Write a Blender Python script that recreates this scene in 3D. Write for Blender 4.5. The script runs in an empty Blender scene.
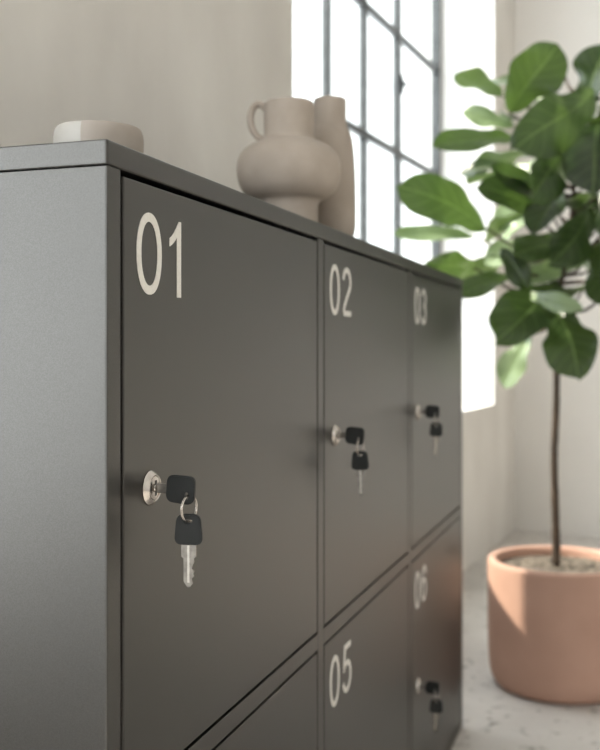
import bpy, bmesh, math, random
from mathutils import Vector, Matrix, noise

# ------------------------------------------------------------------ frame of the place
S = 0.66                                   # metres per building unit
F = 990.0                                  # focal length in photo pixels (600 wide)
TH = math.atan(337.4 / F)                  # yaw between camera and cabinet front
CT, ST = math.cos(TH), math.sin(TH)
CAMX, CAMY, CAMZ = 0.195 * CT + ST, 0.195 * ST - CT, 1.156
scene = bpy.context.scene
col = scene.collection


def W(r, f, z):
    """right / forward (from the standing point) and height, in units -> metres"""
    return Vector(((CAMX + r * CT - f * ST) * S, (CAMY + r * ST + f * CT) * S, z * S))


def V(px, py, Z):
    """a sighted point at distance Z -> metres"""
    return W((px - 300) / F * Z, Z, CAMZ - (py - 348.5) / F * Z)


# ------------------------------------------------------------------ camera
cam = bpy.data.cameras.new('camera')
cam.sensor_fit = 'HORIZONTAL'
cam.sensor_width = 24.0
cam.lens = F / 600 * 24.0
cam.shift_y = -26.5 / 600
cam.clip_start = 0.02
cam.dof.use_dof = True
cam.dof.focus_distance = 1.11 * S
cam.dof.aperture_fstop = 6.3
camo = bpy.data.objects.new('camera', cam)
col.objects.link(camo)
camo.location = (CAMX * S, CAMY * S, CAMZ * S)
camo.rotation_euler = (math.radians(90), 0, TH)
scene.camera = camo

# ------------------------------------------------------------------ sky, daylight, exposure
world = bpy.data.worlds.new('sky')
scene.world = world
world.use_nodes = True
bg = world.node_tree.nodes['Background']
bg.inputs['Color'].default_value = (0.925, 0.955, 1.0, 1)
bg.inputs['Strength'].default_value = 8.0

# the wall line of the room: corner, direction along the window wall, along the back wall
CR, CF = 1.366, 6.306
WS, WC = 0.4061, 0.9138


def R(a, b, z):
    """room coordinates: a along the window wall towards the viewer, b into the room, z up"""
    return W(CR - WS * a + WC * b, CF - WC * a - WS * b, z)


ROOM_A, ROOM_B, ROOM_Z = 11.0, 6.2, 4.6


def portal(p0, p1, z0, z1, inward):
    """daylight entering an opening between room points p0 and p1 (a, b); inward = room direction (a, b)"""
    l = bpy.data.lights.new('daylight', 'AREA')
    A, B = R(p0[0], p0[1], z0), R(p1[0], p1[1], z0)
    l.shape = 'RECTANGLE'
    l.size, l.size_y = (B - A).length, (z1 - z0) * S
    l.cycles.is_portal = True
    o = bpy.data.objects.new('daylight', l)
    col.objects.link(o)
    x = (B - A).normalized()
    zd = (R(0, 0, 0) - R(inward[0], inward[1], 0)).normalized()      # light shines along local -Z
    m = Matrix((x, zd.cross(x), zd)).transposed().to_4x4()
    m.translation = (A + B) / 2 + Vector((0, 0, (z1 - z0) * S / 2))
    o.matrix_world = m


WIN = [(0.573, 3.419, 0.83, 3.95), (5.75, 9.6, 0.60, 4.1)]       # openings of the window wall: a0, a1, z0, z1
WIN_FILL = (0.1, 1.7, 0.30, 4.1)                                     # unseen opening added in the wall behind for fill light: b0, b1, z0, z1
for w in WIN:
    portal((w[0], -0.40), (w[1], -0.40), w[2], w[3], (0, 1))
portal((ROOM_A + 0.36, WIN_FILL[0]), (ROOM_A + 0.36, WIN_FILL[1]), WIN_FILL[2], WIN_FILL[3], (-1, 0))



sun = bpy.data.lights.new('sun', 'SUN')
sun.energy = 9.0
sun.angle = math.radians(0.9)
sun.color = (1.0, 0.90, 0.76)
suno = bpy.data.objects.new('sun', sun)
col.objects.link(suno)
SUN_AZ, SUN_EL = math.radians(-7.0), math.radians(40.9)   # travels right and away by AZ, down by EL
sd = (W(math.cos(SUN_AZ), math.sin(SUN_AZ), 0) - W(0, 0, 0)).normalized() * math.cos(SUN_EL)
sd.z = -math.sin(SUN_EL)
suno.rotation_euler = sd.to_track_quat('-Z', 'Y').to_euler()
suno.location = R(2, 3, 4)

scene.view_settings.view_transform = 'Standard'
scene.view_settings.look = 'None'
scene.view_settings.gamma = 1.0
scene.view_settings.use_curve_mapping = False
scene.view_settings.exposure = 0.10
scene.cycles.use_denoising = True
scene.cycles.max_bounces = 10
scene.cycles.diffuse_bounces = 6
scene.cycles.transparent_max_bounces = 12
scene.cycles.sample_clamp_indirect = 8.0


# ------------------------------------------------------------------ materials
def new_mat(name):
    m = bpy.data.materials.new(name)
    m.use_nodes = True
    nt = m.node_tree
    return m, nt, nt.nodes['Principled BSDF'], nt.nodes['Material Output']


def N(nt, kind, **kw):
    n = nt.nodes.new(kind)
    for k, v in kw.items():
        setattr(n, k, v)
    return n


def mat(name, c1, c2=None, scale=8.0, rough=0.6, metal=0.0, bump=0.0, bscale=200.0, detail=4.0,
        stretch=(1, 1, 1), spec=0.5, lo=0.35, hi=0.65, bdist=0.001):
    m, nt, p, out = new_mat(name)
    L = nt.links
    tc = N(nt, 'ShaderNodeTexCoord')
    mp = N(nt, 'ShaderNodeMapping')
    mp.inputs['Scale'].default_value = stretch
    L.new(tc.outputs['Object'], mp.inputs['Vector'])
    nz = N(nt, 'ShaderNodeTexNoise')
    nz.inputs['Scale'].default_value = scale
    nz.inputs['Detail'].default_value = detail
    L.new(mp.outputs['Vector'], nz.inputs['Vector'])
    cr = N(nt, 'ShaderNodeValToRGB')
    cr.color_ramp.elements[0].position = lo
    cr.color_ramp.elements[1].position = hi
    cr.color_ramp.elements[0].color = (*c1, 1)
    cr.color_ramp.elements[1].color = (*(c2 or c1), 1)
    L.new(nz.outputs['Fac'], cr.inputs['Fac'])
    L.new(cr.outputs['Color'], p.inputs['Base Color'])
    p.inputs['Roughness'].default_value = rough
    p.inputs['Metallic'].default_value = metal
    p.inputs['Specular IOR Level'].default_value = spec
    if bump:
        nb = N(nt, 'ShaderNodeTexNoise')
        nb.inputs['Scale'].default_value = bscale
        nb.inputs['Detail'].default_value = 3.0
        L.new(tc.outputs['Object'], nb.inputs['Vector'])
        b = N(nt, 'ShaderNodeBump')
        b.inputs['Strength'].default_value = bump
        b.inputs['Distance'].default_value = bdist
        L.new(nb.outputs['Fac'], b.inputs['Height'])
        L.new(b.outputs['Normal'], p.inputs['Normal'])
    return m


M = {}
M['paint'] = mat('charcoal_powder_coat', (0.078, 0.0745, 0.070), (0.095, 0.0915, 0.087), scale=1400, rough=0.40, metal=1.0,
                 bump=0.14, bscale=1800, bdist=0.0003, spec=0.5)
M['number'] = mat('pale_lettering', (0.66, 0.635, 0.595), (0.71, 0.685, 0.645), scale=300, rough=0.6)
M['dark'] = mat('dark_carcass', (0.02, 0.02, 0.019), (0.03, 0.03, 0.028), rough=0.8)
M['chrome'] = mat('nickel', (0.47, 0.43, 0.40), (0.57, 0.53, 0.49), scale=120, rough=0.24, metal=1.0, bump=0.05, bscale=400)
M['steel'] = mat('key_steel', (0.16, 0.147, 0.132), (0.24, 0.222, 0.20), scale=200, rough=0.34, metal=1.0)
M['steel_glint'] = mat('key_steel_glint', (0.40, 0.375, 0.34), (0.48, 0.45, 0.41), scale=200, rough=0.3, metal=1.0)
M['slot'] = mat('keyway', (0.03, 0.028, 0.026), (0.05, 0.045, 0.04), rough=0.6)
M['plastic'] = mat('black_plastic', (0.008, 0.009, 0.009), (0.013, 0.014, 0.014), scale=60, rough=0.55, bump=0.1, bscale=900, spec=0.3)
M['plaster'] = mat('limewash_plaster', (0.54, 0.508, 0.472), (0.68, 0.652, 0.612), scale=3.6, rough=0.9, bump=0.35, bscale=26,
                   stretch=(1, 1, 0.5), lo=0.3, hi=0.72, bdist=0.004, detail=7)
M['reveal'] = mat('white_reveal', (0.74, 0.73, 0.71), (0.78, 0.77, 0.75), scale=5, rough=0.9)
M['white_plaster'] = mat('white_plaster', (0.70, 0.672, 0.64), (0.76, 0.735, 0.705), scale=2.2, rough=0.9, bump=0.2, bscale=30,
                         lo=0.3, hi=0.7, bdist=0.003, detail=6)
M['ceil'] = mat('white_ceiling', (0.78, 0.765, 0.74), (0.81, 0.795, 0.77), scale=4, rough=0.9)
M['outside'] = mat('pale_screen_wall', (0.30, 0.31, 0.30), (0.38, 0.385, 0.375), scale=0.35, rough=0.9)
M['iron'] = mat('grey_window_iron', (0.045, 0.05, 0.054), (0.07, 0.076, 0.08), scale=40, rough=0.5)
M['jug'] = mat('beige_stoneware', (0.315, 0.265, 0.222), (0.36, 0.305, 0.258), scale=30, rough=0.75, bump=0.15, bscale=160, bdist=0.001)
M['vase'] = mat('taupe_stoneware', (0.29, 0.243, 0.203), (0.33, 0.278, 0.235), scale=26, rough=0.75, bump=0.15, bscale=160, bdist=0.001)
M['bowl_lit'] = mat('bowl_lit_half', (0.355, 0.33, 0.298), (0.39, 0.365, 0.332), scale=26, rough=0.5)
M['bowl_shade'] = mat('bowl_shaded_half', (0.29, 0.248, 0.212), (0.33, 0.284, 0.245), scale=26, rough=0.7)
M['terracotta'] = mat('dusty_terracotta', (0.43, 0.255, 0.190), (0.47, 0.285, 0.215), scale=9, rough=0.72, bump=0.08, bscale=90)
M['soil'] = mat('gritty_soil', (0.03, 0.022, 0.016), (0.19, 0.155, 0.12), scale=85, rough=0.95, bump=0.9, bscale=110, bdist=0.006, lo=0.38, hi=0.6)
M['bark'] = mat('brown_bark', (0.017, 0.010, 0.006), (0.065, 0.042, 0.026), scale=45, rough=0.85, bump=0.5, bscale=120, stretch=(1, 1, 0.3), bdist=0.002)


def floor_mat():
    m, nt, p, out = new_mat('pitted_concrete')
    L = nt.links
    tc = N(nt, 'ShaderNodeTexCoord')
    n1 = N(nt, 'ShaderNodeTexNoise')
    n1.inputs['Scale'].default_value = 3.0
    n1.inputs['Detail'].default_value = 8
    L.new(tc.outputs['Object'], n1.inputs['Vector'])
    cr = N(nt, 'ShaderNodeValToRGB')
    cr.color_ramp.elements[0].position, cr.color_ramp.elements[1].position = 0.3, 0.7
    cr.color_ramp.elements[0].color = (0.45, 0.42, 0.39, 1)
    cr.color_ramp.elements[1].color = (0.60, 0.57, 0.535, 1)
    L.new(n1.outputs['Fac'], cr.inputs['Fac'])
    n2 = N(nt, 'ShaderNodeTexNoise')
    n2.inputs['Scale'].default_value = 30.0
    n2.inputs['Detail'].default_value = 3
    L.new(tc.outputs['Object'], n2.inputs['Vector'])
    c2 = N(nt, 'ShaderNodeValToRGB')
    c2.color_ramp.elements[0].position, c2.color_ramp.elements[1].position = 0.29, 0.40
    c2.color_ramp.elements[0].color = (0.24, 0.22, 0.195, 1)
    c2.color_ramp.elements[1].color = (1, 1, 1, 1)
    L.new(n2.outputs['Fac'], c2.inputs['Fac'])
    mx = N(nt, 'ShaderNodeMix', data_type='RGBA', blend_type='MULTIPLY')
    mx.inputs[0].default_value = 0.85
    L.new(cr.outputs['Color'], mx.inputs[6])
    L.new(c2.outputs['Color'], mx.inputs[7])
    L.new(mx.outputs[2], p.inputs['Base Color'])
    p.inputs['Roughness'].default_value = 0.6
    b = N(nt, 'ShaderNodeBump')
    b.inputs['Strength'].default_value = 0.3
    b.inputs['Distance'].default_value = 0.003
    L.new(n2.outputs['Fac'], b.inputs['Height'])
    L.new(b.outputs['Normal'], p.inputs['Normal'])
    return m


M['floor'] = floor_mat()


def glass_mat():
    m, nt, p, out = new_mat('window_glass')
    nt.nodes.remove(p)
    tr = N(nt, 'ShaderNodeBsdfTransparent')
    tr.inputs['Color'].default_value = (0.97, 0.985, 0.975, 1)
    gl = N(nt, 'ShaderNodeBsdfGlossy')
    gl.inputs['Roughness'].default_value = 0.03
    lw = N(nt, 'ShaderNodeLayerWeight')
    lw.inputs['Blend'].default_value = 0.5
    pw = N(nt, 'ShaderNodeMath', operation='POWER')
    pw.inputs[1].default_value = 5.0
    nt.links.new(lw.outputs['Facing'], pw.inputs[0])
    fr = N(nt, 'ShaderNodeMath', operation='MULTIPLY_ADD')
    fr.inputs[1].default_value = 0.55
    fr.inputs[2].default_value = 0.04
    nt.links.new(pw.outputs[0], fr.inputs[0])
    mx = N(nt, 'ShaderNodeMixShader')
    nt.links.new(fr.outputs[0], mx.inputs['Fac'])
    nt.links.new(tr.outputs[0], mx.inputs[1])
    nt.links.new(gl.outputs[0], mx.inputs[2])
    nt.links.new(mx.outputs[0], out.inputs['Surface'])
    return m


M['glass'] = glass_mat()


def leaf_mat():
    m, nt, p, out = new_mat('fig_leaf')
    L = nt.links
    uv = N(nt, 'ShaderNodeUVMap', uv_map='UVMap')
    sep = N(nt, 'ShaderNodeSeparateXYZ')
    L.new(uv.outputs['UV'], sep.inputs[0])

    def math_(op, a, b=None):
        n = N(nt, 'ShaderNodeMath', operation=op)
        for i, v in enumerate((a, b)):
            if v is None:
                continue
            if isinstance(v, (int, float)):
                n.inputs[i].default_value = v
            else:
                L.new(v, n.inputs[i])
        return n.outputs[0]

    au = math_('ABSOLUTE', math_('SUBTRACT', sep.outputs['X'], 0.5))          # 0 at the midrib
    mid = math_('LESS_THAN', au, 0.022)
    ph = math_('FRACT', math_('ADD', math_('MULTIPLY', sep.outputs['Y'], 7.0), math_('MULTIPLY', au, -3.6)))
    side = math_('LESS_THAN', math_('ABSOLUTE', math_('SUBTRACT', ph, 0.5)), 0.045)
    vein = math_('MAXIMUM', mid, math_('MULTIPLY', side, 0.55))
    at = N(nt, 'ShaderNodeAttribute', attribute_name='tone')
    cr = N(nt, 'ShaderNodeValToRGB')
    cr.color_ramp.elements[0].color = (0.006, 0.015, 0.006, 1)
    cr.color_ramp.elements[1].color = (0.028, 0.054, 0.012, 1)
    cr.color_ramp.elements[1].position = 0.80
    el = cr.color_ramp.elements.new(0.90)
    el.color = (0.26, 0.34, 0.19, 1)  # pale stop paints sunlight and glare into the lightest leaves
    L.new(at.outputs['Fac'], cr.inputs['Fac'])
    mx = N(nt, 'ShaderNodeMix', data_type='RGBA')
    L.new(math_('MULTIPLY', vein, 0.75), mx.inputs[0])
    L.new(cr.outputs['Color'], mx.inputs[6])
    mx.inputs[7].default_value = (0.12, 0.175, 0.06, 1)
    # paler, greyer underside of the leaf
    geo = N(nt, 'ShaderNodeNewGeometry')
    mb = N(nt, 'ShaderNodeMix', data_type='RGBA')
    L.new(math_('MULTIPLY', geo.outputs['Backfacing'], 0.75), mb.inputs[0])
    L.new(mx.outputs[2], mb.inputs[6])
    mb.inputs[7].default_value = (0.13, 0.17, 0.09, 1)
    L.new(mb.outputs[2], p.inputs['Base Color'])
    p.inputs['Roughness'].default_value = 0.30
    p.inputs['Specular IOR Level'].default_value = 0.42
    b = N(nt, 'ShaderNodeBump')
    b.inputs['Strength'].default_value = 0.8
    b.inputs['Distance'].default_value = 0.004
    b.invert = True
    L.new(vein, b.inputs['Height'])
    L.new(b.outputs['Normal'], p.inputs['Normal'])
    tl = N(nt, 'ShaderNodeBsdfTranslucent')
    tl.inputs['Color'].default_value = (0.12, 0.20, 0.04, 1)
    ms = N(nt, 'ShaderNodeMixShader')
    ms.inputs['Fac'].default_value = 0.2
    L.new(p.outputs[0], ms.inputs[1])
    L.new(tl.outputs[0], ms.inputs[2])
    L.new(ms.outputs[0], out.inputs['Surface'])
    return m


M['leaf'] = leaf_mat()


# ------------------------------------------------------------------ building helpers
def link(name, bm, mats, parent=None, smooth=False, loc=None, tagd=None, origin=None, sharp=None):
    """links bm as one mesh object; vertices are given in world metres unless loc is set"""
    if origin is not None:
        bmesh.ops.translate(bm, verts=bm.verts, vec=-Vector(origin))
    bmesh.ops.recalc_face_normals(bm, faces=bm.faces) if tagd != 'keep' else None
    me = bpy.data.meshes.new(name)
    bm.to_mesh(me)
    bm.free()
    if not isinstance(mats, (list, tuple)):
        mats = [mats]
    for m in mats:
        me.materials.append(m)
    if smooth:
        me.polygons.foreach_set('use_smooth', [True] * len(me.polygons))
        if sharp is not None:
            me.set_sharp_from_angle(angle=math.radians(sharp))
    o = bpy.data.objects.new(name, me)
    col.objects.link(o)
    if parent is not None:
        o.parent = parent
    if loc is not None:
        o.location = loc
    return o


def thing(name, label, cat, loc, group=None):
    o = bpy.data.objects.new(name, None)
    o.empty_display_size = 0.05
    col.objects.link(o)
    o.location = loc
    o['label'] = label
    o['category'] = cat
    if group:
        o['group'] = group
    return o


def tag(o, label, cat, group=None):
    o['label'] = label
    o['category'] = cat
    if group:
        o['group'] = group
    return o


def hexa(bm, fn, lo, hi, bevel=0.0, seg=2, mi=0):
    """a box between two corners, each corner carried through fn(x, y, z)"""
    vs = []
    for k in range(8):
        vs.append(bm.verts.new(fn(hi[0] if k & 1 else lo[0], hi[1] if k & 2 else lo[1], hi[2] if k & 4 else lo[2])))
    idx = [(0, 2, 3, 1), (4, 5, 7, 6), (0, 1, 5, 4), (2, 6, 7, 3), (0, 4, 6, 2), (1, 3, 7, 5)]
    fs = [bm.faces.new([vs[i] for i in q]) for q in idx]
    for f in fs:
        f.material_index = mi
    bmesh.ops.recalc_face_normals(bm, faces=fs)
    if bevel:
        es = list({e for f in fs for e in f.edges})
        bmesh.ops.bevel(bm, geom=es, offset=bevel, segments=seg, affect='EDGES', profile=0.6)
    return fs


def lathe(bm, prof, c=(0, 0, 0), n=64, close=False, mi=0):
    """prof: list of (radius, height)"""
    rings = []
    for r, z in prof:
        if r < 1e-6:
            rings.append([bm.verts.new((c[0], c[1], c[2] + z))])
        else:
            rings.append([bm.verts.new((c[0] + r * math.cos(2 * math.pi * k / n), c[1] + r * math.sin(2 * math.pi * k / n), c[2] + z))
                          for k in range(n)])
    for a, b in zip(rings, rings[1:]):
        for k in range(n):
            k2 = (k + 1) % n
            if len(a) == 1 and len(b) == 1:
                continue
            if len(a) == 1:
                f = bm.faces.new((a[0], b[k], b[k2]))
            elif len(b) == 1:
                f = bm.faces.new((a[k], a[k2], b[0]))
            else:
                f = bm.faces.new((a[k], a[k2], b[k2], b[k]))
            f.material_index = mi
    return rings


def smooth_prof(pts, n=6):
    """Catmull-Rom through the profile points"""
    out = []
    P = [pts[0]] + list(pts) + [pts[-1]]
    for i in range(1, len(P) - 2):
        p0, p1, p2, p3 = P[i - 1], P[i], P[i + 1], P[i + 2]
        for k in range(n):
            t = k / n
            out.append(tuple(0.5 * ((2 * p1[j]) + (-p0[j] + p2[j]) * t + (2 * p0[j] - 5 * p1[j] + 4 * p2[j] - p3[j]) * t * t
                                    + (-p0[j] + 3 * p1[j] - 3 * p2[j] + p3[j]) * t ** 3) for j in range(len(p1))))
    out.append(tuple(pts[-1]))
    return out


def tube(bm, pts, rad, n=12, closed=False, cap=True, mi=0):
    pts = [Vector(p) for p in pts]
    m = len(pts)
    rads = rad if isinstance(rad, (list, tuple)) else [rad] * m
    up = None
    rings = []
    for i in range(m):
        a = pts[(i - 1) % m] if (closed or i > 0) else pts[i]
        b = pts[(i + 1) % m] if (closed or i < m - 1) else pts[i]
        t = (b - a).normalized()
        if up is None:
            up = t.orthogonal().normalized()
        up = (up - t * up.dot(t)).normalized()
        s = t.cross(up)
        rings.append([bm.verts.new(pts[i] + (up * math.cos(2 * math.pi * k / n) + s * math.sin(2 * math.pi * k / n)) * rads[i]) for k in range(n)])
    for i in range(m if closed else m - 1):
        a, b = rings[i], rings[(i + 1) % m]
        for k in range(n):
            bm.faces.new((a[k], a[(k + 1) % n], b[(k + 1) % n], b[k])).material_index = mi
    if cap and not closed:
        bm.faces.new(rings[0]).material_index = mi
        bm.faces.new(rings[-1]).material_index = mi
    return rings


def plate(bm, outline, holes, thick, axis_fn, bevel=0.0, mi=0):
    """extrudes a 2D outline (with holes) to a plate centred on its plane; axis_fn(u, v, w) -> point"""
    loops = [outline] + list(holes)
    edges, allv = [], []
    for lp in loops:
        vs = [bm.verts.new(axis_fn(u, v, -thick / 2)) for u, v in lp]
        allv += vs
        for i in range(len(vs)):
            edges.append(bm.edges.new((vs[i], vs[(i + 1) % len(vs)])))
    r = bmesh.ops.triangle_fill(bm, edges=edges, use_beauty=True)
    faces = [g for g in r['geom'] if isinstance(g, bmesh.types.BMFace)]
    ex = bmesh.ops.extrude_face_region(bm, geom=faces)
    nv = [g for g in ex['geom'] if isinstance(g, bmesh.types.BMVert)]
    d = Vector(axis_fn(0, 0, thick / 2)) - Vector(axis_fn(0, 0, -thick / 2))
    bmesh.ops.translate(bm, verts=nv, vec=d)
    for f in bm.faces:
        pass
    return faces


def rounded(w_bot, w_top, h, r, n=6, cx=0.0, cz=0.0):
    """rounded trapezoid outline, counter-clockwise"""
    cs = [(-w_bot / 2, -h / 2), (w_bot / 2, -h / 2), (w_top / 2, h / 2), (-w_top / 2, h / 2)]
    out = []
    for i in range(4):
        p = Vector(cs[i]); a = Vector(cs[i - 1]); b = Vector(cs[(i + 1) % 4])
        p0 = p + (a - p).normalized() * r
        p1 = p + (b - p).normalized() * r
        for k in range(n + 1):
            t = k / n
            q = p0 * (1 - t) ** 2 + p * 2 * t * (1 - t) + p1 * t * t
            out.append((q.x + cx, q.y + cz))
    return out


# ------------------------------------------------------------------ the room
def struct(name, bm, m, **kw):
    o = link(name, bm, m, **kw)
    o['kind'] = 'structure'
    return o


TK = 0.46                                                            # wall thickness
bm = bmesh.new()
hexa(bm, R, (-0.5, -0.5, -0.15), (ROOM_A + 0.4, ROOM_B + 0.4, 0.0))
struct('floor', bm, M['floor'])
bm = bmesh.new()
hexa(bm, R, (-0.5, -0.5, ROOM_Z), (ROOM_A + 0.4, ROOM_B + 0.4, ROOM_Z + 0.15))
struct('ceiling', bm, M['ceil'])
bm = bmesh.new()
hexa(bm, R, (-0.4, -TK, 0), (0, ROOM_B + 0.4, ROOM_Z))
struct('wall_back', bm, M['white_plaster'])
bm = bmesh.new()
hexa(bm, R, (0, ROOM_B, 0), (ROOM_A, ROOM_B + 0.4, ROOM_Z))
struct('wall_right', bm, M['white_plaster'])
bm = bmesh.new()
hexa(bm, R, (ROOM_A, -TK, 0), (ROOM_A + 0.4, WIN_FILL[0], ROOM_Z))
hexa(bm, R, (ROOM_A, WIN_FILL[1], 0), (ROOM_A + 0.4, ROOM_B + 0.4, ROOM_Z))
hexa(bm, R, (ROOM_A, WIN_FILL[0], 0), (ROOM_A + 0.4, WIN_FILL[1], WIN_FILL[2]))
hexa(bm, R, (ROOM_A, WIN_FILL[0], WIN_FILL[3]), (ROOM_A + 0.4, WIN_FILL[1], ROOM_Z))
struct('wall_front', bm, M['white_plaster'])

# window wall: one mesh with the openings left free, reveals in white
bm = bmesh.new()
cuts = [0.0] + [v for w in WIN for v in (w[0], w[1])] + [ROOM_A]
for i in range(0, len(cuts), 2):
    hexa(bm, R, (cuts[i], -TK, 0), (cuts[i + 1], 0, ROOM_Z))
for w in WIN:
    hexa(bm, R, (w[0], -TK, 0), (w[1], 0, w[2]))
    hexa(bm, R, (w[0], -TK, w[3]), (w[1], 0, ROOM_Z))
bmesh.ops.remove_doubles(bm, verts=bm.verts, dist=1e-5)
wl = struct('wall_left', bm, [M['plaster'], M['reveal']])
for p in wl.data.polygons:                                            # faces inside the openings
    c = p.center
    for w in WIN:
        ca, cb = R(w[0], 0, 0), R(w[1], 0, 0)
    a = -((c - R(0, 0, 0)).dot((R(0, 0, 0) - R(1, 0, 0)).normalized())) / S
    b = ((c - R(0, 0, 0)).dot((R(0, 1, 0) - R(0, 0, 0)).normalized())) / S
    z = c.z / S
    if -TK + 0.02 < b < -0.02:
        for w in WIN:
            if w[0] - 0.01 <= a <= w[1] + 0.01 and w[2] - 0.01 <= z <= w[3] + 0.01:
                p.material_index = 1


def window(name, w, a_bars, z_bars, thick_bar, latch, R=R, bar_end=99):
    a0, a1, z0, z1 = w
    bb = -0.34
    root = bpy.data.objects.new(name, None)
    col.objects.link(root)
    root.location = R((a0 + a1) / 2, bb, z0)
    root['kind'] = 'structure'
    o = root.location
    bm = bmesh.new()
    fw = 0.036
    e = 0.002
    for lo, hi in (((a0 + e, bb - 0.03, z0 + e), (a0 + fw, bb + 0.02, z1 - e)), ((a1 - fw, bb - 0.03, z0 + e), (a1 - e, bb + 0.02, z1 - e)),
                   ((a0 + fw, bb - 0.03, z0 + e), (a1 - fw, bb + 0.02, z0 + fw)), ((a0 + fw, bb - 0.03, z1 - fw), (a1 - fw, bb + 0.02, z1 - e))):
        hexa(bm, R, lo, hi)
    link('window_frame', bm, M['iron'], root, origin=o)
    bm = bmesh.new()
    for a in a_bars:
        h = 0.030 if a == thick_bar else 0.017
        hexa(bm, R, (a - h, bb - 0.02, z0 + fw), (a + h, bb + 0.012, z1 - fw))
    for z in z_bars:
        hexa(bm, R, (a0 + fw, bb - 0.018, z - 0.018), (min(a1 - fw, bar_end), bb + 0.010, z + 0.018))
    link('glazing_bars', bm, M['iron'], root, origin=o)
    bm = bmesh.new()
    hexa(bm, R, (a0 + fw, bb - 0.006, z0 + fw), (a1 - fw, bb - 0.001, z1 - fw))
    link('glass_pane', bm, M['glass'], root, origin=o)
    if latch:
        bm = bmesh.new()
        hexa(bm, R, (latch[0] - 0.014, bb + 0.0125, latch[1] - 0.05), (latch[0] + 0.014, bb + 0.03, latch[1] + 0.05), bevel=0.004)
        hexa(bm, R, (latch[0] - 0.03, bb + 0.03, latch[1] - 0.012), (latch[0] + 0.016, bb + 0.045, latch[1] + 0.012), bevel=0.003)
        link('window_latch', bm, M['iron'], root, origin=o)


ZB = [1.563, 2.187, 2.811, 3.435]
window('window_1', WIN[0], [1.324, 1.838, 2.302, 2.766], ZB, 1.324, (1.324, 2.55), bar_end=2.302)
window('window_2', WIN[1], [6.28, 6.81, 7.34, 7.87, 8.4, 8.93], ZB, 7.34, None)
window('fill_window', WIN_FILL, [0.6, 1.2], ZB, 1.2, None, R=lambda x, y, z: R(ROOM_A - y, x, z))


# added pale building across the yard, dims the sky behind the window
bm = bmesh.new()
hexa(bm, R, (-26, -6.0, -1.0), (1.0, -4.0, 9.5))
struct('sky_dimming_wall', bm, M['outside'])
bm = bmesh.new()
hexa(bm, R, (5.0, -4.0, -1.0), (5.25, -0.6, 4.3))  # added wing wall, keeps side sky light off the back wall
struct('sky_blocking_wall', bm, M['outside'])

# ------------------------------------------------------------------ the locker cabinet
CW, CD, CH = 2.148, 0.45, 1.3684


def C(d, u, z):
    """cabinet: d back from the front, u along the front, z up"""
    return Vector((-d * S, u * S, z * S))


cab = thing('locker_cabinet', 'charcoal metal locker cabinet with two rows of numbered lockable doors', 'locker',
            C(CD / 2, CW / 2, 0))
co = cab.location
bv = 0.0022 * S
bm = bmesh.new()
hexa(bm, C, (0, 0, 1.3422), (CD, CW, CH), bevel=bv * 1.5, seg=3)
link('top_panel', bm, M['paint'], cab, origin=co)
for flip in (False, True):                                              # sheet folded round the front corner
    bm = bmesh.new()
    ol = [(0, 0), (CD, 0), (CD, 0.010), (0.0115, 0.010), (0.0115, 0.0290), (0, 0.0290)]
    lo_, hi_ = [], []
    for d_, u_ in ol:
        u_ = CW - u_ * 35 / 29 if flip else u_
        lo_.append(bm.verts.new(C(d_, u_, 0)))
        hi_.append(bm.verts.new(C(d_, u_, 1.3413)))
    bm.faces.new(lo_)
    bm.faces.new(hi_)
    for i in range(6):
        bm.faces.new((lo_[i], lo_[(i + 1) % 6], hi_[(i + 1) % 6], hi_[i]))
    bm.edges.ensure_lookup_table()
    es = [e for e in bm.edges if (e.verts[0] in (lo_[0], lo_[5], hi_[0], hi_[1]) and e.verts[1] in (hi_[0], hi_[5], lo_[0], hi_[1], lo_[5]))]
    bmesh.ops.bevel(bm, geom=es, offset=bv, segments=2, affect='EDGES', profile=0.6)
    link('side_panel', bm, M['paint'], cab, origin=co)
bm = bmesh.new()
hexa(bm, C, (CD - 0.014, 0.0105, 0.0), (CD, CW - 0.0105, 1.3410))
link('back_panel', bm, M['paint'], cab, origin=co)
stiles = [(0.6985, 0.7295), (1.3945, 1.4245)]
bm = bmesh.new()
for a, b in stiles:
    hexa(bm, C, (0, a, 0), (0.0115, b, 1.3410), bevel=bv * 0.6)
for a, b in ((0.0290, 0.6985), (0.7295, 1.3945), (1.4245, 2.1130)):
    hexa(bm, C, (0.0, a, 0.6505), (0.0115, b, 0.6775), bevel=bv * 0.6)
    hexa(bm, C, (0.0, a, 0.0), (0.0115, b, 0.0200), bevel=bv * 0.6)
link('front_frame', bm, M['paint'], cab, origin=co)
bm = bmesh.new()
hexa(bm, C, (0.04, 0.011, 0.02), (CD - 0.0145, CW - 0.011, 1.3390))
link('inner_carcass', bm, M['dark'], cab, origin=co)


def arc(cx, cy, rx, ry, a0, a1, n=24, e=2.0):
    out = []
    for k in range(n + 1):
        t = math.radians(a0 + (a1 - a0) * k / n)
        c, q = math.cos(t), math.sin(t)
        out.append((cx + rx * math.copysign(abs(c) ** (2 / e), c), cy + ry * math.copysign(abs(q) ** (2 / e), q)))
    return out


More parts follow.
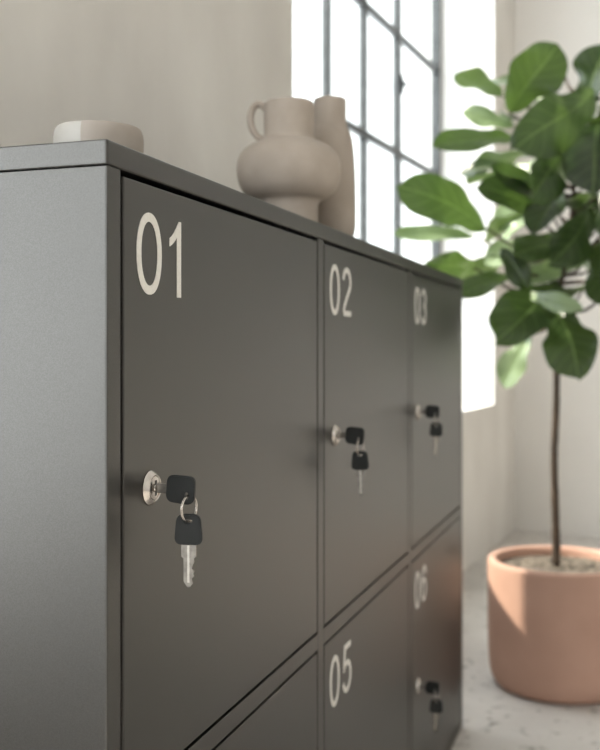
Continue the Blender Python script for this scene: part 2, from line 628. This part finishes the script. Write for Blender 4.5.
# centre lines of the grotesque numerals in a box 0.56 wide (stroke included) and 1 high
GL = {
    '0': [(arc(0.34, 0.5, 0.285, 0.448, 90, 450, 56, 2.15), True)],
    '2': [(arc(0.325, 0.70, 0.235, 0.248, 172, -28, 26) + [(0.44, 0.50), (0.30, 0.35), (0.18, 0.225), (0.115, 0.12), (0.10, 0.055)], False),
          ([(0.075, 0.055), (0.60, 0.055)], False)],
    '3': [(arc(0.31, 0.735, 0.205, 0.213, 165, -82, 26) + arc(0.31, 0.29, 0.245, 0.240, 82, -168, 30), False), ([(0.245, 0.525), (0.34, 0.525)], False)],
    '4': [([(0.60, 0.27), (0.07, 0.27), (0.44, 0.955), (0.44, 0.0)], False)],
    '5': [([(0.575, 0.945), (0.195, 0.945), (0.125, 0.50)] + arc(0.32, 0.33, 0.25, 0.278, 143, -165, 34), False)],
    '6': [(arc(0.335, 0.325, 0.245, 0.272, 180, 540, 40), True),
          (arc(0.36, 0.50, 0.272, 0.448, 30, 195, 34), False)],
}


def number_mesh(txt, u, z, height, out=0.0009):
    """flat cut-vinyl numerals; each stroke is a ribbon with a small real thickness"""
    bm = bmesh.new()
    KX = 0.98
    x = 0.0

    def put(pts, side):
        return [bm.verts.new(C(-side, u + (x + px * KX) * height, z + py * height)) for px, py in pts]

    def prism(quad):
        lo = put(quad, -0.0001)
        hi = put(quad, out)
        bm.faces.new(hi)
        n = len(quad)
        for i in range(n):
            bm.faces.new((lo[i], lo[(i + 1) % n], hi[(i + 1) % n], hi[i]))

    def ribbon(line, closed):
        hw = 0.055
        n = len(line)
        L_, R_ = [], []
        for i in range(n):
            p = Vector(line[i])
            a = Vector(line[i - 1]) if (i > 0 or closed) else None
            b = Vector(line[(i + 1) % n]) if (i < n - 1 or closed) else None
            d1 = (p - a).normalized() if a is not None and (p - a).length > 1e-6 else None
            d2 = (b - p).normalized() if b is not None and (b - p).length > 1e-6 else None
            d1, d2 = d1 or d2, d2 or d1
            n1, n2 = Vector((-d1.y, d1.x)), Vector((-d2.y, d2.x))
            m = (n1 + n2)
            m = m / max(0.35, m.dot(n1))                                 # mitre
            L_.append(p + m * hw)
            R_.append(p - m * hw)
        rng = range(n if closed else n - 1)
        lo1, lo2, hi1, hi2 = (put(L_, -0.0001), put(R_, -0.0001), put(L_, out), put(R_, out))
        for i in rng:
            j = (i + 1) % n
            bm.faces.new((hi1[i], hi1[j], hi2[j], hi2[i]))
            bm.faces.new((lo1[i], lo1[j], hi1[j], hi1[i]))
            bm.faces.new((lo2[i], lo2[j], hi2[j], hi2[i]))

    for ch in txt:
        if ch == '1':
            prism([(0.345, 0.99), (0.282, 0.99), (0.205, 0.90), (0.14, 0.835), (0.075, 0.785), (0.01, 0.75), (0.01, 0.645),
                   (0.085, 0.68), (0.155, 0.725), (0.228, 0.785), (0.228, 0.0), (0.345, 0.0)])
        else:
            wide = 0.97 if ch == '0' else 1.12
            for line, closed in GL[ch]:
                line = [(px * wide, py) for px, py in line]
                if closed:
                    line = line[:-1]
                ribbon(line, closed)
        x += 0.87 if txt[1] == '1' else 0.83
    return bm


def lock_mesh():
    """cam lock facing +X around the origin, unit = building units"""
    bm = bmesh.new()
    prof = [(0.0190, 0.0), (0.0193, 0.0012), (0.0186, 0.0024), (0.0150, 0.0062), (0.0143, 0.0066), (0.0136, 0.0062), (0.0128, 0.0052)]
    lathe(bm, prof, n=48)
    lathe(bm, [(0.0128, 0.0052), (0.0126, 0.0060), (0.0112, 0.0068), (0.0, 0.0070)], n=48)
    hexa(bm, lambda x, y, z: Vector((x, y, z)), (-0.0016, -0.0085, 0.0066), (0.0016, 0.0085, 0.0074), mi=1)
    lathe(bm, [(0.0040, 0.0069), (0.0036, 0.0078), (0.0, 0.0079)], n=24)
    rot = Matrix(((0, 0, 1), (1, 0, 0), (0, 1, 0)))                      # lathe axis z -> x, y -> z
    for v in bm.verts:
        v.co = (rot @ v.co) * S
    return bm


DZ = [(0.6816, 1.3358), (0.0240, 0.6464)]
DU = [(0.0340, 0.6935), (0.7340, 1.3900), (1.4290, 2.1080)]
doors = {}
num = 1
for row in range(2):
    for c in range(3):
        bm = bmesh.new()
        u0, u1 = DU[c]
        z0, z1 = DZ[row]
        org = C(0, u0, z0)
        hexa(bm, C, (0.0, u0, z0), (0.030, u1, z1), bevel=bv)
        d = link('door', bm, M['paint'], cab, origin=org, loc=org - co)
        doors[num] = d
        dz = -0.692 if row else 0.0
        bm = number_mesh('0%d' % num, u0 + (0.0315 if c else 0.0283), 1.2154 + dz, 0.0892)
        link('number', bm, M['number'], d, origin=org)
        lk = link('lock', lock_mesh(), [M['chrome'], M['slot']], d, smooth=True, sharp=35)
        lk['label'] = 'round nickel cam lock'
        lk.location = C(-0.0002, u0 + 0.0595, 1.003 + (-0.668 if row else 0)) - org
        num += 1


# ------------------------------------------------------------------ bunches of keys in the locks
def XZ(u, v, w):
    return Vector((u, w, v)) * S


def bow_mesh(w_bot, w_top, h, cx, cz, hole, rot=0.0):
    bm = bmesh.new()
    o = rounded(w_bot, w_top, h, 0.0092, cx=0, cz=0)
    if rot:
        o = [(x * math.cos(rot) - y * math.sin(rot), x * math.sin(rot) + y * math.cos(rot)) for x, y in o]
    o = [(x + cx, y + cz) for x, y in o]
    hx, hz, hw, hh = hole
    hl = [(hx + hw * math.cos(2 * math.pi * k / 14), hz + hh * math.sin(2 * math.pi * k / 14)) for k in range(14)]
    plate(bm, o, [hl], 0.0058, XZ)
    sharp = [e for e in bm.edges if len(e.link_faces) == 2 and e.calc_face_angle(0) > 1.0]
    bmesh.ops.bevel(bm, geom=sharp, offset=0.0011 * S, segments=2, affect='EDGES')
    return bm


def blade_outline(length, w, teeth):
    pts = [(-w * 0.74, 0), (-w * 0.74, -0.0145), (-w / 2, -0.0165), (-w / 2, -length + 0.006), (-w * 0.12, -length), (w * 0.1, -length)]
    for k in range(teeth):
        t0 = -length + 0.004 + k * 0.0052
        pts += [(w * 0.28 if k % 2 else w * 0.42, t0), (w * 0.55 if k % 3 else w * 0.34, t0 + 0.0026)]
    pts += [(w * 0.5, -0.0165), (w * 0.74, -0.0145), (w * 0.74, 0)]
    return pts


kb = thing('key_bunch', 'bunch of two black-headed keys hanging from the lock of door 01', 'keys',
           C(-0.0, DU[0][0] + 0.0595, 1.003), 'key bunches in the locker locks')
# key pushed into the lock, its head standing out of the door
k1 = link('key', bow_mesh(0.0300, 0.0310, 0.0335, 0.0375, -0.0002, (0.0447, -0.0070, 0.0026, 0.0045), rot=-math.pi / 2 - 0.07),
          M['plastic'], kb)
bm = bmesh.new()
hexa(bm, lambda x, y, z: Vector((x, y, z)) * S, (0.0083, -0.0012, -0.0052), (0.0235, 0.0012, 0.0052), bevel=0.0003)
link('blade', bm, M['steel'], k1)
# split ring
bm = bmesh.new()
rc, rr = Vector((0.0470, 0, -0.0203)), 0.0140
for turn in (0, 1):
    tube(bm, [(rc + Vector((0.17 * rr * math.cos(2 * math.pi * k / 40) + (turn - 0.5) * 0.0013, 0.985 * rr * math.cos(2 * math.pi * k / 40) ,
                            rr * math.sin(2 * math.pi * k / 40)))) * S for k in range(40)], 0.0009 * S, n=8, closed=True)
link('key_ring', bm, M['chrome'], kb, smooth=True)
# spare key hanging from the ring
k2 = link('key', bow_mesh(0.0325, 0.0265, 0.0335, 0.0, -0.0085, (0.0, 0.0005, 0.0046, 0.0024)), M['plastic'], kb)
k2.location = Vector((0.0468, 0.0, -0.0345)) * S
k2.rotation_euler = (0, 0, math.radians(9))
bm = bmesh.new()
bo = blade_outline(0.0475, 0.0112, 5)
plate(bm, bo, [], 0.0024, lambda u, v, w: Vector((u, w, v - 0.0235)) * S)
hexa(bm, lambda x, y, z: Vector((x, y, z)) * S, (-0.0012, -0.0019, -0.066), (0.0012, 0.0019, -0.026), mi=1)  # groove highlight put into the colour: brighter steel strip along the blade
link('blade', bm, [M['steel'], M['steel_glint']], k2)


def copy_tree(o, parent=None):
    c = o.copy()
    col.objects.link(c)
    if parent is not None:
        c.parent = parent
    for ch in list(o.children):
        copy_tree(ch, c)
    return c


for n_, c, z, rz, lab in ((2, 1, 1.003, -5, 'bunch of two black-headed keys hanging from the lock of door 02'),
                          (3, 2, 1.003, 4, 'bunch of two black-headed keys hanging from the lock of door 03'),
                          (6, 2, 1.003 - 0.668, 6, 'bunch of two black-headed keys hanging from the lock of door 06, lowest of all')):
    k = copy_tree(kb)
    k.location = C(-0.0, DU[c][0] + 0.0595, z)
    k['label'] = lab
    for ch in k.children:
        if ch.name.startswith('key') and abs(ch.location.z) > 1e-4:
            ch.rotation_euler = (0, math.radians(rz * 0.3), math.radians(9 + rz))

# ------------------------------------------------------------------ stoneware on the cabinet top
def on_top(d, u):
    return C(d, u, CH + 0.0003)


JZ = 1.838
js = JZ / F * S
jl = on_top(0.105, 0.849)
jug = thing('jug', 'beige stoneware jug with round belly, loop handle and straight neck', 'jug', jl)
pr = [(0, 0.0), (26, 0.0), (29, 1.5), (29, 22), (29.3, 29), (32, 33), (39, 36.3), (46.5, 43), (51, 53), (52, 64), (50.5, 74),
      (45, 83), (36, 89), (28, 92), (25.6, 95), (25, 101), (25, 118), (25, 128), (24.4, 130.4), (23.3, 131), (22.3, 130), (21.9, 124), (21.9, 104)]
bm = bmesh.new()
lathe(bm, [(max(0, r) * js, z * js) for r, z in [pr[0]] + smooth_prof(pr[1:], 5)] + [(0.0, 100 * js)], n=72)
link('body', bm, M['jug'], jug, smooth=True)
bm = bmesh.new()
hx = Vector((-CT, -ST, 0))                                              # the handle points left
hp = [(22.5, 124), (27, 128.5), (32, 129.3), (36, 125.5), (38.3, 117), (37.2, 107), (32.5, 98.5), (27, 95), (22.5, 94)]
tube(bm, [hx * (x * js) + Vector((0, 0, z * js)) for x, z in smooth_prof(hp, 6)], 3.5 * js, n=14)
link('handle', bm, M['jug'], jug, smooth=True)

VZ = 2.0007
vs_ = VZ / F * S
bm = bmesh.new()
pv = [(14, 0), (19.5, 1.5), (23.6, 6), (25.4, 13), (26, 24), (25.6, 60), (24.4, 84), (22.8, 100), (20.4, 109), (17.6, 115.5), (16.4, 121),
      (16.2, 128), (16.2, 140.6), (15.6, 143), (13.8, 143.6), (13, 142.6), (12.6, 136), (12.6, 118)]
lathe(bm, [(0, 0)] + [(r * vs_, z * vs_) for r, z in smooth_prof(pv, 5)] + [(0.0, 115 * vs_)], n=64)
va = link('vase', bm, M['vase'], smooth=True, loc=on_top(0.080, 1.026))
tag(va, 'tall slim taupe stoneware vase with narrow neck behind the jug', 'vase')

BZ = 1.296
bs = BZ / F * S
bm = bmesh.new()
pb = [(26, 0), (32, 1), (38, 6), (42, 15), (44, 30), (44.5, 43), (44, 50), (42.3, 55), (40.5, 56.6), (39, 55.6), (38, 51), (37, 34), (32, 12), (20, 6)]
lathe(bm, [(0, 0)] + [(r * bs, z * bs) for r, z in smooth_prof(pb, 5)] + [(0, 5 * bs)], n=96)
cutn = Vector((CT, ST, 0)) - Vector((-ST, CT, 0)) * 0.2                  # window light painted in: lit half paler, shaded half darker
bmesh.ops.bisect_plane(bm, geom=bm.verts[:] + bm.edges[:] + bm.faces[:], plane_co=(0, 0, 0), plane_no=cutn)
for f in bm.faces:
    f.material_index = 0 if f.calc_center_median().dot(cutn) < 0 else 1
bw = link('bowl', bm, [M['bowl_lit'], M['bowl_shade']], smooth=True, loc=on_top(0.160, 0.258))
tag(bw, 'small stoneware bowl with lit and shaded halves painted in near the cabinet corner', 'bowl')

# ------------------------------------------------------------------ the potted fig
PD = 3.41
pc = W(0.8956, PD, 0)
fig = thing('potted_fiddle_leaf_fig', 'fiddle leaf fig tree with large green leaves in a terracotta pot', 'plant', pc)
bm = bmesh.new()
RP = 0.248
pp = [(0.18, 0.0), (0.207, 0.002), (0.224, 0.012), (0.236, 0.034), (0.243, 0.070), (0.2465, 0.13), (RP, 0.25), (RP, 0.395), (0.2465, 0.412),
      (0.243, 0.4195), (0.232, 0.421), (0.222, 0.4185), (0.217, 0.410), (0.2155, 0.39), (0.212, 0.33)]
lathe(bm, [(0, 0)] + [(r * S, z * S) for r, z in smooth_prof(pp, 5)] + [(0, 0.32 * S)], n=96)
bmesh.ops.scale(bm, vec=(0.987, 0.987, 1.026), verts=bm.verts)
link('pot', bm, M['terracotta'], fig, smooth=True)
bm = bmesh.new()
random.seed(4)
rg = lathe(bm, [(0.2135 * S * k / 16, (0.399 + 0.006 * (1 - (k / 16) ** 2)) * S) for k in range(0, 17)], n=80)
for r_ in rg[:-1]:
    for v in r_:
        v.co.z += noise.noise(v.co * 60) * 0.006 + noise.noise(v.co * 160) * 0.003
link('soil', bm, M['soil'], fig, smooth=True, tagd='keep')

tp = [(556, 564), (556, 540), (555, 500), (554, 455), (556, 410), (557, 360), (559, 320), (560, 290), (566, 255), (572, 215), (575, 170),
      (577, 130), (579, 98)]
tp = [(x, y, 3.41 + 0.004 * math.sin(y * 0.05)) for x, y in tp]
trunk_pts = [Vector(p) for p in smooth_prof([tuple(V(*p)) for p in tp], 5)]
nT = len(trunk_pts)
trunk_r = [(0.0150 - 0.0085 * (i / nT)) * S for i in range(nT)]
bm = bmesh.new()
tube(bm, [p - pc for p in trunk_pts], trunk_r, n=14)
for v in bm.verts:
    q = noise.noise(v.co * 40) * 0.0012
    v.co.x += q
    v.co.y += q * 0.6
link('trunk', bm, M['bark'], fig, smooth=True)

br_b = bmesh.new()
fol = bmesh.new()
uvl = fol.loops.layers.uv.new('UVMap')
tone_l = fol.loops.layers.float_color.new('tone')


def leaf(base, tip, width, roll=0.0, bend=0.12, tone=0.5, fold=0.18, seed=0, stem=True, face=None):
    """one obovate wavy leaf from base to tip (metres); roll turns it about its length, 0 = facing the viewer"""
    rnd = random.Random(seed)
    base, tip = Vector(base), Vector(tip)
    ax = tip - base
    Ln = ax.length
    ax.normalize()
    view = (camo.location - (base + tip) / 2).normalized() if face is None else Vector(face).normalized()
    nrm = (view - ax * view.dot(ax)).normalized()
    nrm = Matrix.Rotation(roll, 3, ax) @ nrm
    side = ax.cross(nrm)
    nu, nv_ = 13, 20
    grid = []
    ph1, ph2 = rnd.uniform(0, 6), rnd.uniform(0, 6)
    cu0, lop = rnd.uniform(-0.25, 0.55), rnd.uniform(-0.10, 0.10)
    for j in range(nv_ + 1):
        t = j / nv_
        # fiddle outline: narrow foot, soft waist, broad rounded end
        w = (math.sin(math.pi * min(1, t) ** 0.92) ** 0.55) * (0.56 + 0.60 * t - 0.16 * math.exp(-((t - 0.33) / 0.12) ** 2))
        if t > 0.86:
            w *= 1 - 0.30 * ((t - 0.86) / 0.14) ** 2
        w = max(w, 0.0) * width / 2
        curl = cu0 * (t - 0.3) ** 2
        row = []
        for i in range(nu + 1):
            s = i / nu * 2 - 1
            wav = (math.sin(t * 10 + ph1 + (1.9 if s > 0 else 0)) * 0.060 + math.sin(t * 19 + ph2 - s) * 0.022) * abs(s) ** 1.7 * width
            q = base + ax * (t * Ln * (1 - 0.12 * bend * t)) + side * (s * w * (1 - 0.1 * fold + (lop if s > 0 else -lop)) + width * 0.10 * math.sin(t * 3.1 + ph2) * t)
            q += nrm * (abs(s) * w * fold + s * abs(s) * w * curl - bend * Ln * (t * t - 0.25 * t) + wav)
            q += nrm * (-0.010 * width * math.cos((t * 7 - abs(s) * 1.8) * 2 * math.pi) * (1 - abs(s)) * abs(s) * 3)
            row.append(fol.verts.new(q - pc))
        grid.append(row)
    for j in range(nv_):
        for i in range(nu):
            f = fol.faces.new((grid[j][i], grid[j][i + 1], grid[j + 1][i + 1], grid[j + 1][i]))
            f.smooth = True
            f.normal_update()
            if f.normal.dot(nrm) < 0:
                f.normal_flip()
            for lp in f.loops:
                for jj in (j, j + 1):
                    for ii in (i, i + 1):
                        if grid[jj][ii] is lp.vert:
                            lp[uvl].uv = (ii / nu, jj / nv_)
                lp[tone_l] = (tone, tone, tone, 1)
    if stem:
        best = min(range(int(nT * 0.52), nT), key=lambda i: (trunk_pts[i] + Vector((0, 0, 0.05)) - base).length)
        a = trunk_pts[best]
        d = base - a
        if d.length > 0.004:
            mid = a + d * 0.55 + Vector((0, 0, -0.10 * d.length))
            pts = [a + (mid - a) * 0.02, a + (mid - a) * 0.5, mid, base + (mid - base) * 0.35, base]
            pts = [Vector(p) for p in smooth_prof([tuple(p) for p in pts], 3)]
            r0 = 0.0022 + 0.006 * min(1, d.length / 0.3)
            tube(br_b, [p - pc for p in pts], [r0 - (r0 - 0.0017) * k / (len(pts) - 1) for k in range(len(pts))], n=8)


def LF(b, t, wpx, **kw):
    """base (x, y, distance), tip (x, y, distance), width in photo pixels"""
    leaf(V(*b), V(*t), wpx * (b[2] + t[2]) / 2 / F * S, **kw)


LF((509, 113, 3.36), (555, 41, 3.26), 66, roll=0.35, bend=0.10, tone=0.75, seed=1)
LF((594, 93, 3.36), (524, 151, 3.10), 70, roll=-0.35, bend=0.10, tone=0.42, seed=2)
LF((584, 106, 3.42), (608, 44, 3.30), 56, roll=-0.5, bend=0.12, tone=0.25, seed=3)
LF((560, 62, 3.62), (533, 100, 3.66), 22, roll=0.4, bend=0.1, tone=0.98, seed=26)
LF((502, 96, 3.62), (453, 66, 3.55), 34, roll=2.5, bend=0.25, tone=0.6, seed=4)
LF((516, 138, 3.45), (440, 138, 3.20), 34, roll=0.75, bend=0.18, tone=0.45, seed=5)
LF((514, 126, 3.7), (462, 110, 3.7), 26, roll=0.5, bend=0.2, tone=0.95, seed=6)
LF((486, 228, 3.42), (408, 178, 3.14), 58, roll=0.55, bend=0.16, tone=0.80, seed=7)
LF((552, 214, 3.40), (486, 186, 3.15), 42, roll=0.5, bend=0.15, tone=0.22, seed=8)
LF((600, 118, 3.36), (584, 190, 3.10), 70, roll=0.3, bend=0.10, tone=0.15, seed=9)
LF((474, 268, 3.40), (430, 262, 3.20), 44, roll=-0.3, bend=0.12, tone=0.72, seed=10)
LF((510, 274, 3.42), (458, 288, 3.22), 36, roll=0.9, bend=0.15, tone=0.55, seed=11)
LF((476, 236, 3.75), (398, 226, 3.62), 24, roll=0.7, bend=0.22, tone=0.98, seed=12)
LF((554, 282, 3.36), (503, 336, 3.12), 66, roll=0.35, bend=0.14, tone=0.18, seed=13)
LF((556, 310, 3.34), (584, 372, 3.14), 64, roll=-0.20, bend=0.14, tone=0.28, seed=14)
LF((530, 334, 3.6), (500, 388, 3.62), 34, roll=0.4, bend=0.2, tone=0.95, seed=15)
LF((556, 208, 3.4), (500, 160, 3.2), 40, roll=0.9, bend=0.15, tone=0.5, seed=16)
LF((566, 240, 3.36), (520, 250, 3.12), 46, roll=0.8, bend=0.12, tone=0.35, seed=17)
LF((590, 210, 3.3), (560, 262, 3.08), 50, roll=-0.4, bend=0.15, tone=0.22, seed=18)
LF((600, 240, 3.3), (616, 300, 3.1), 60, roll=0.3, bend=0.15, tone=0.3, seed=19)
LF((560, 184, 3.36), (536, 226, 3.16), 44, roll=0.6, bend=0.15, tone=0.2, seed=20)
LF((600, 180, 3.3), (640, 240, 3.1), 70, roll=0.2, bend=0.15, tone=0.2, seed=21)
LF((590, 130, 3.4), (650, 100, 3.2), 70, roll=0.5, bend=0.15, tone=0.4, seed=22)
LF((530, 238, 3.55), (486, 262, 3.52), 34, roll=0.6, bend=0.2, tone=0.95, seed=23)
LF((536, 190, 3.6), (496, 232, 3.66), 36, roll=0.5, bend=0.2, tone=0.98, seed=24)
LF((560, 150, 3.3), (540, 200, 3.1), 52, roll=-0.6, bend=0.12, tone=0.3, seed=25)

rm = random.Random(5)
for k in range(13):
    x, y, Z = rm.uniform(500, 640), rm.uniform(140, 300), rm.uniform(3.12, 3.6)
    ang = rm.uniform(0.25, 2.9) if y > 200 else rm.uniform(-0.5, 3.6)
    ln = rm.uniform(40, 66)
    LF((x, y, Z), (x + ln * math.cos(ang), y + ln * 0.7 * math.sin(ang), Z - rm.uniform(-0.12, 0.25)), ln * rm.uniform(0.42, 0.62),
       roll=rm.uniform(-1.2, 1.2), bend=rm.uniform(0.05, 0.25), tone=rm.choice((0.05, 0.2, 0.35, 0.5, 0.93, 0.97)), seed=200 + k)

# the rest of the crown, all round the stem
rnd = random.Random(11)
for k in range(38):
    i = int(nT * (0.60 + 0.39 * (k + 0.5) / 38))
    a = trunk_pts[i]
    az = k * 2.39996 + rnd.uniform(-0.3, 0.3)
    fw = W(0, 1, 0) - W(0, 0, 0)
    rt = W(1, 0, 0) - W(0, 0, 0)
    d = (rt * math.cos(az) + fw * math.sin(az)).normalized()
    if d.dot(rt.normalized()) < -0.45 and d.dot(fw.normalized()) < 0.5:
        continue                                                        # hand-placed leaves already fill this side
    if d.dot(fw.normalized()) < -0.35 and d.dot(rt.normalized()) < 0.35:
        continue
    hgt = i / nT
    st = rnd.uniform(0.05, 0.13)
    up = 0.75 if hgt > 0.93 else rnd.uniform(-0.35, 0.5)
    b_ = a + d * st + Vector((0, 0, st * 0.5))
    t_ = b_ + (d + Vector((0, 0, up))).normalized() * rnd.uniform(0.15, 0.22)
    if t_.z > V(560, 50, 3.456).z:
        t_.z = V(560, 50, 3.456).z
    leaf(b_, t_, rnd.uniform(0.10, 0.145), roll=rnd.uniform(-0.5, 0.5), bend=rnd.uniform(0.1, 0.3), tone=rnd.uniform(0.1, 0.6),
         seed=100 + k, face=Vector((0, 0, 1)) + d * 0.2)
link('branches', br_b, M['bark'], fig, smooth=True)
fo = link('foliage', fol, M['leaf'], fig, tagd='keep')
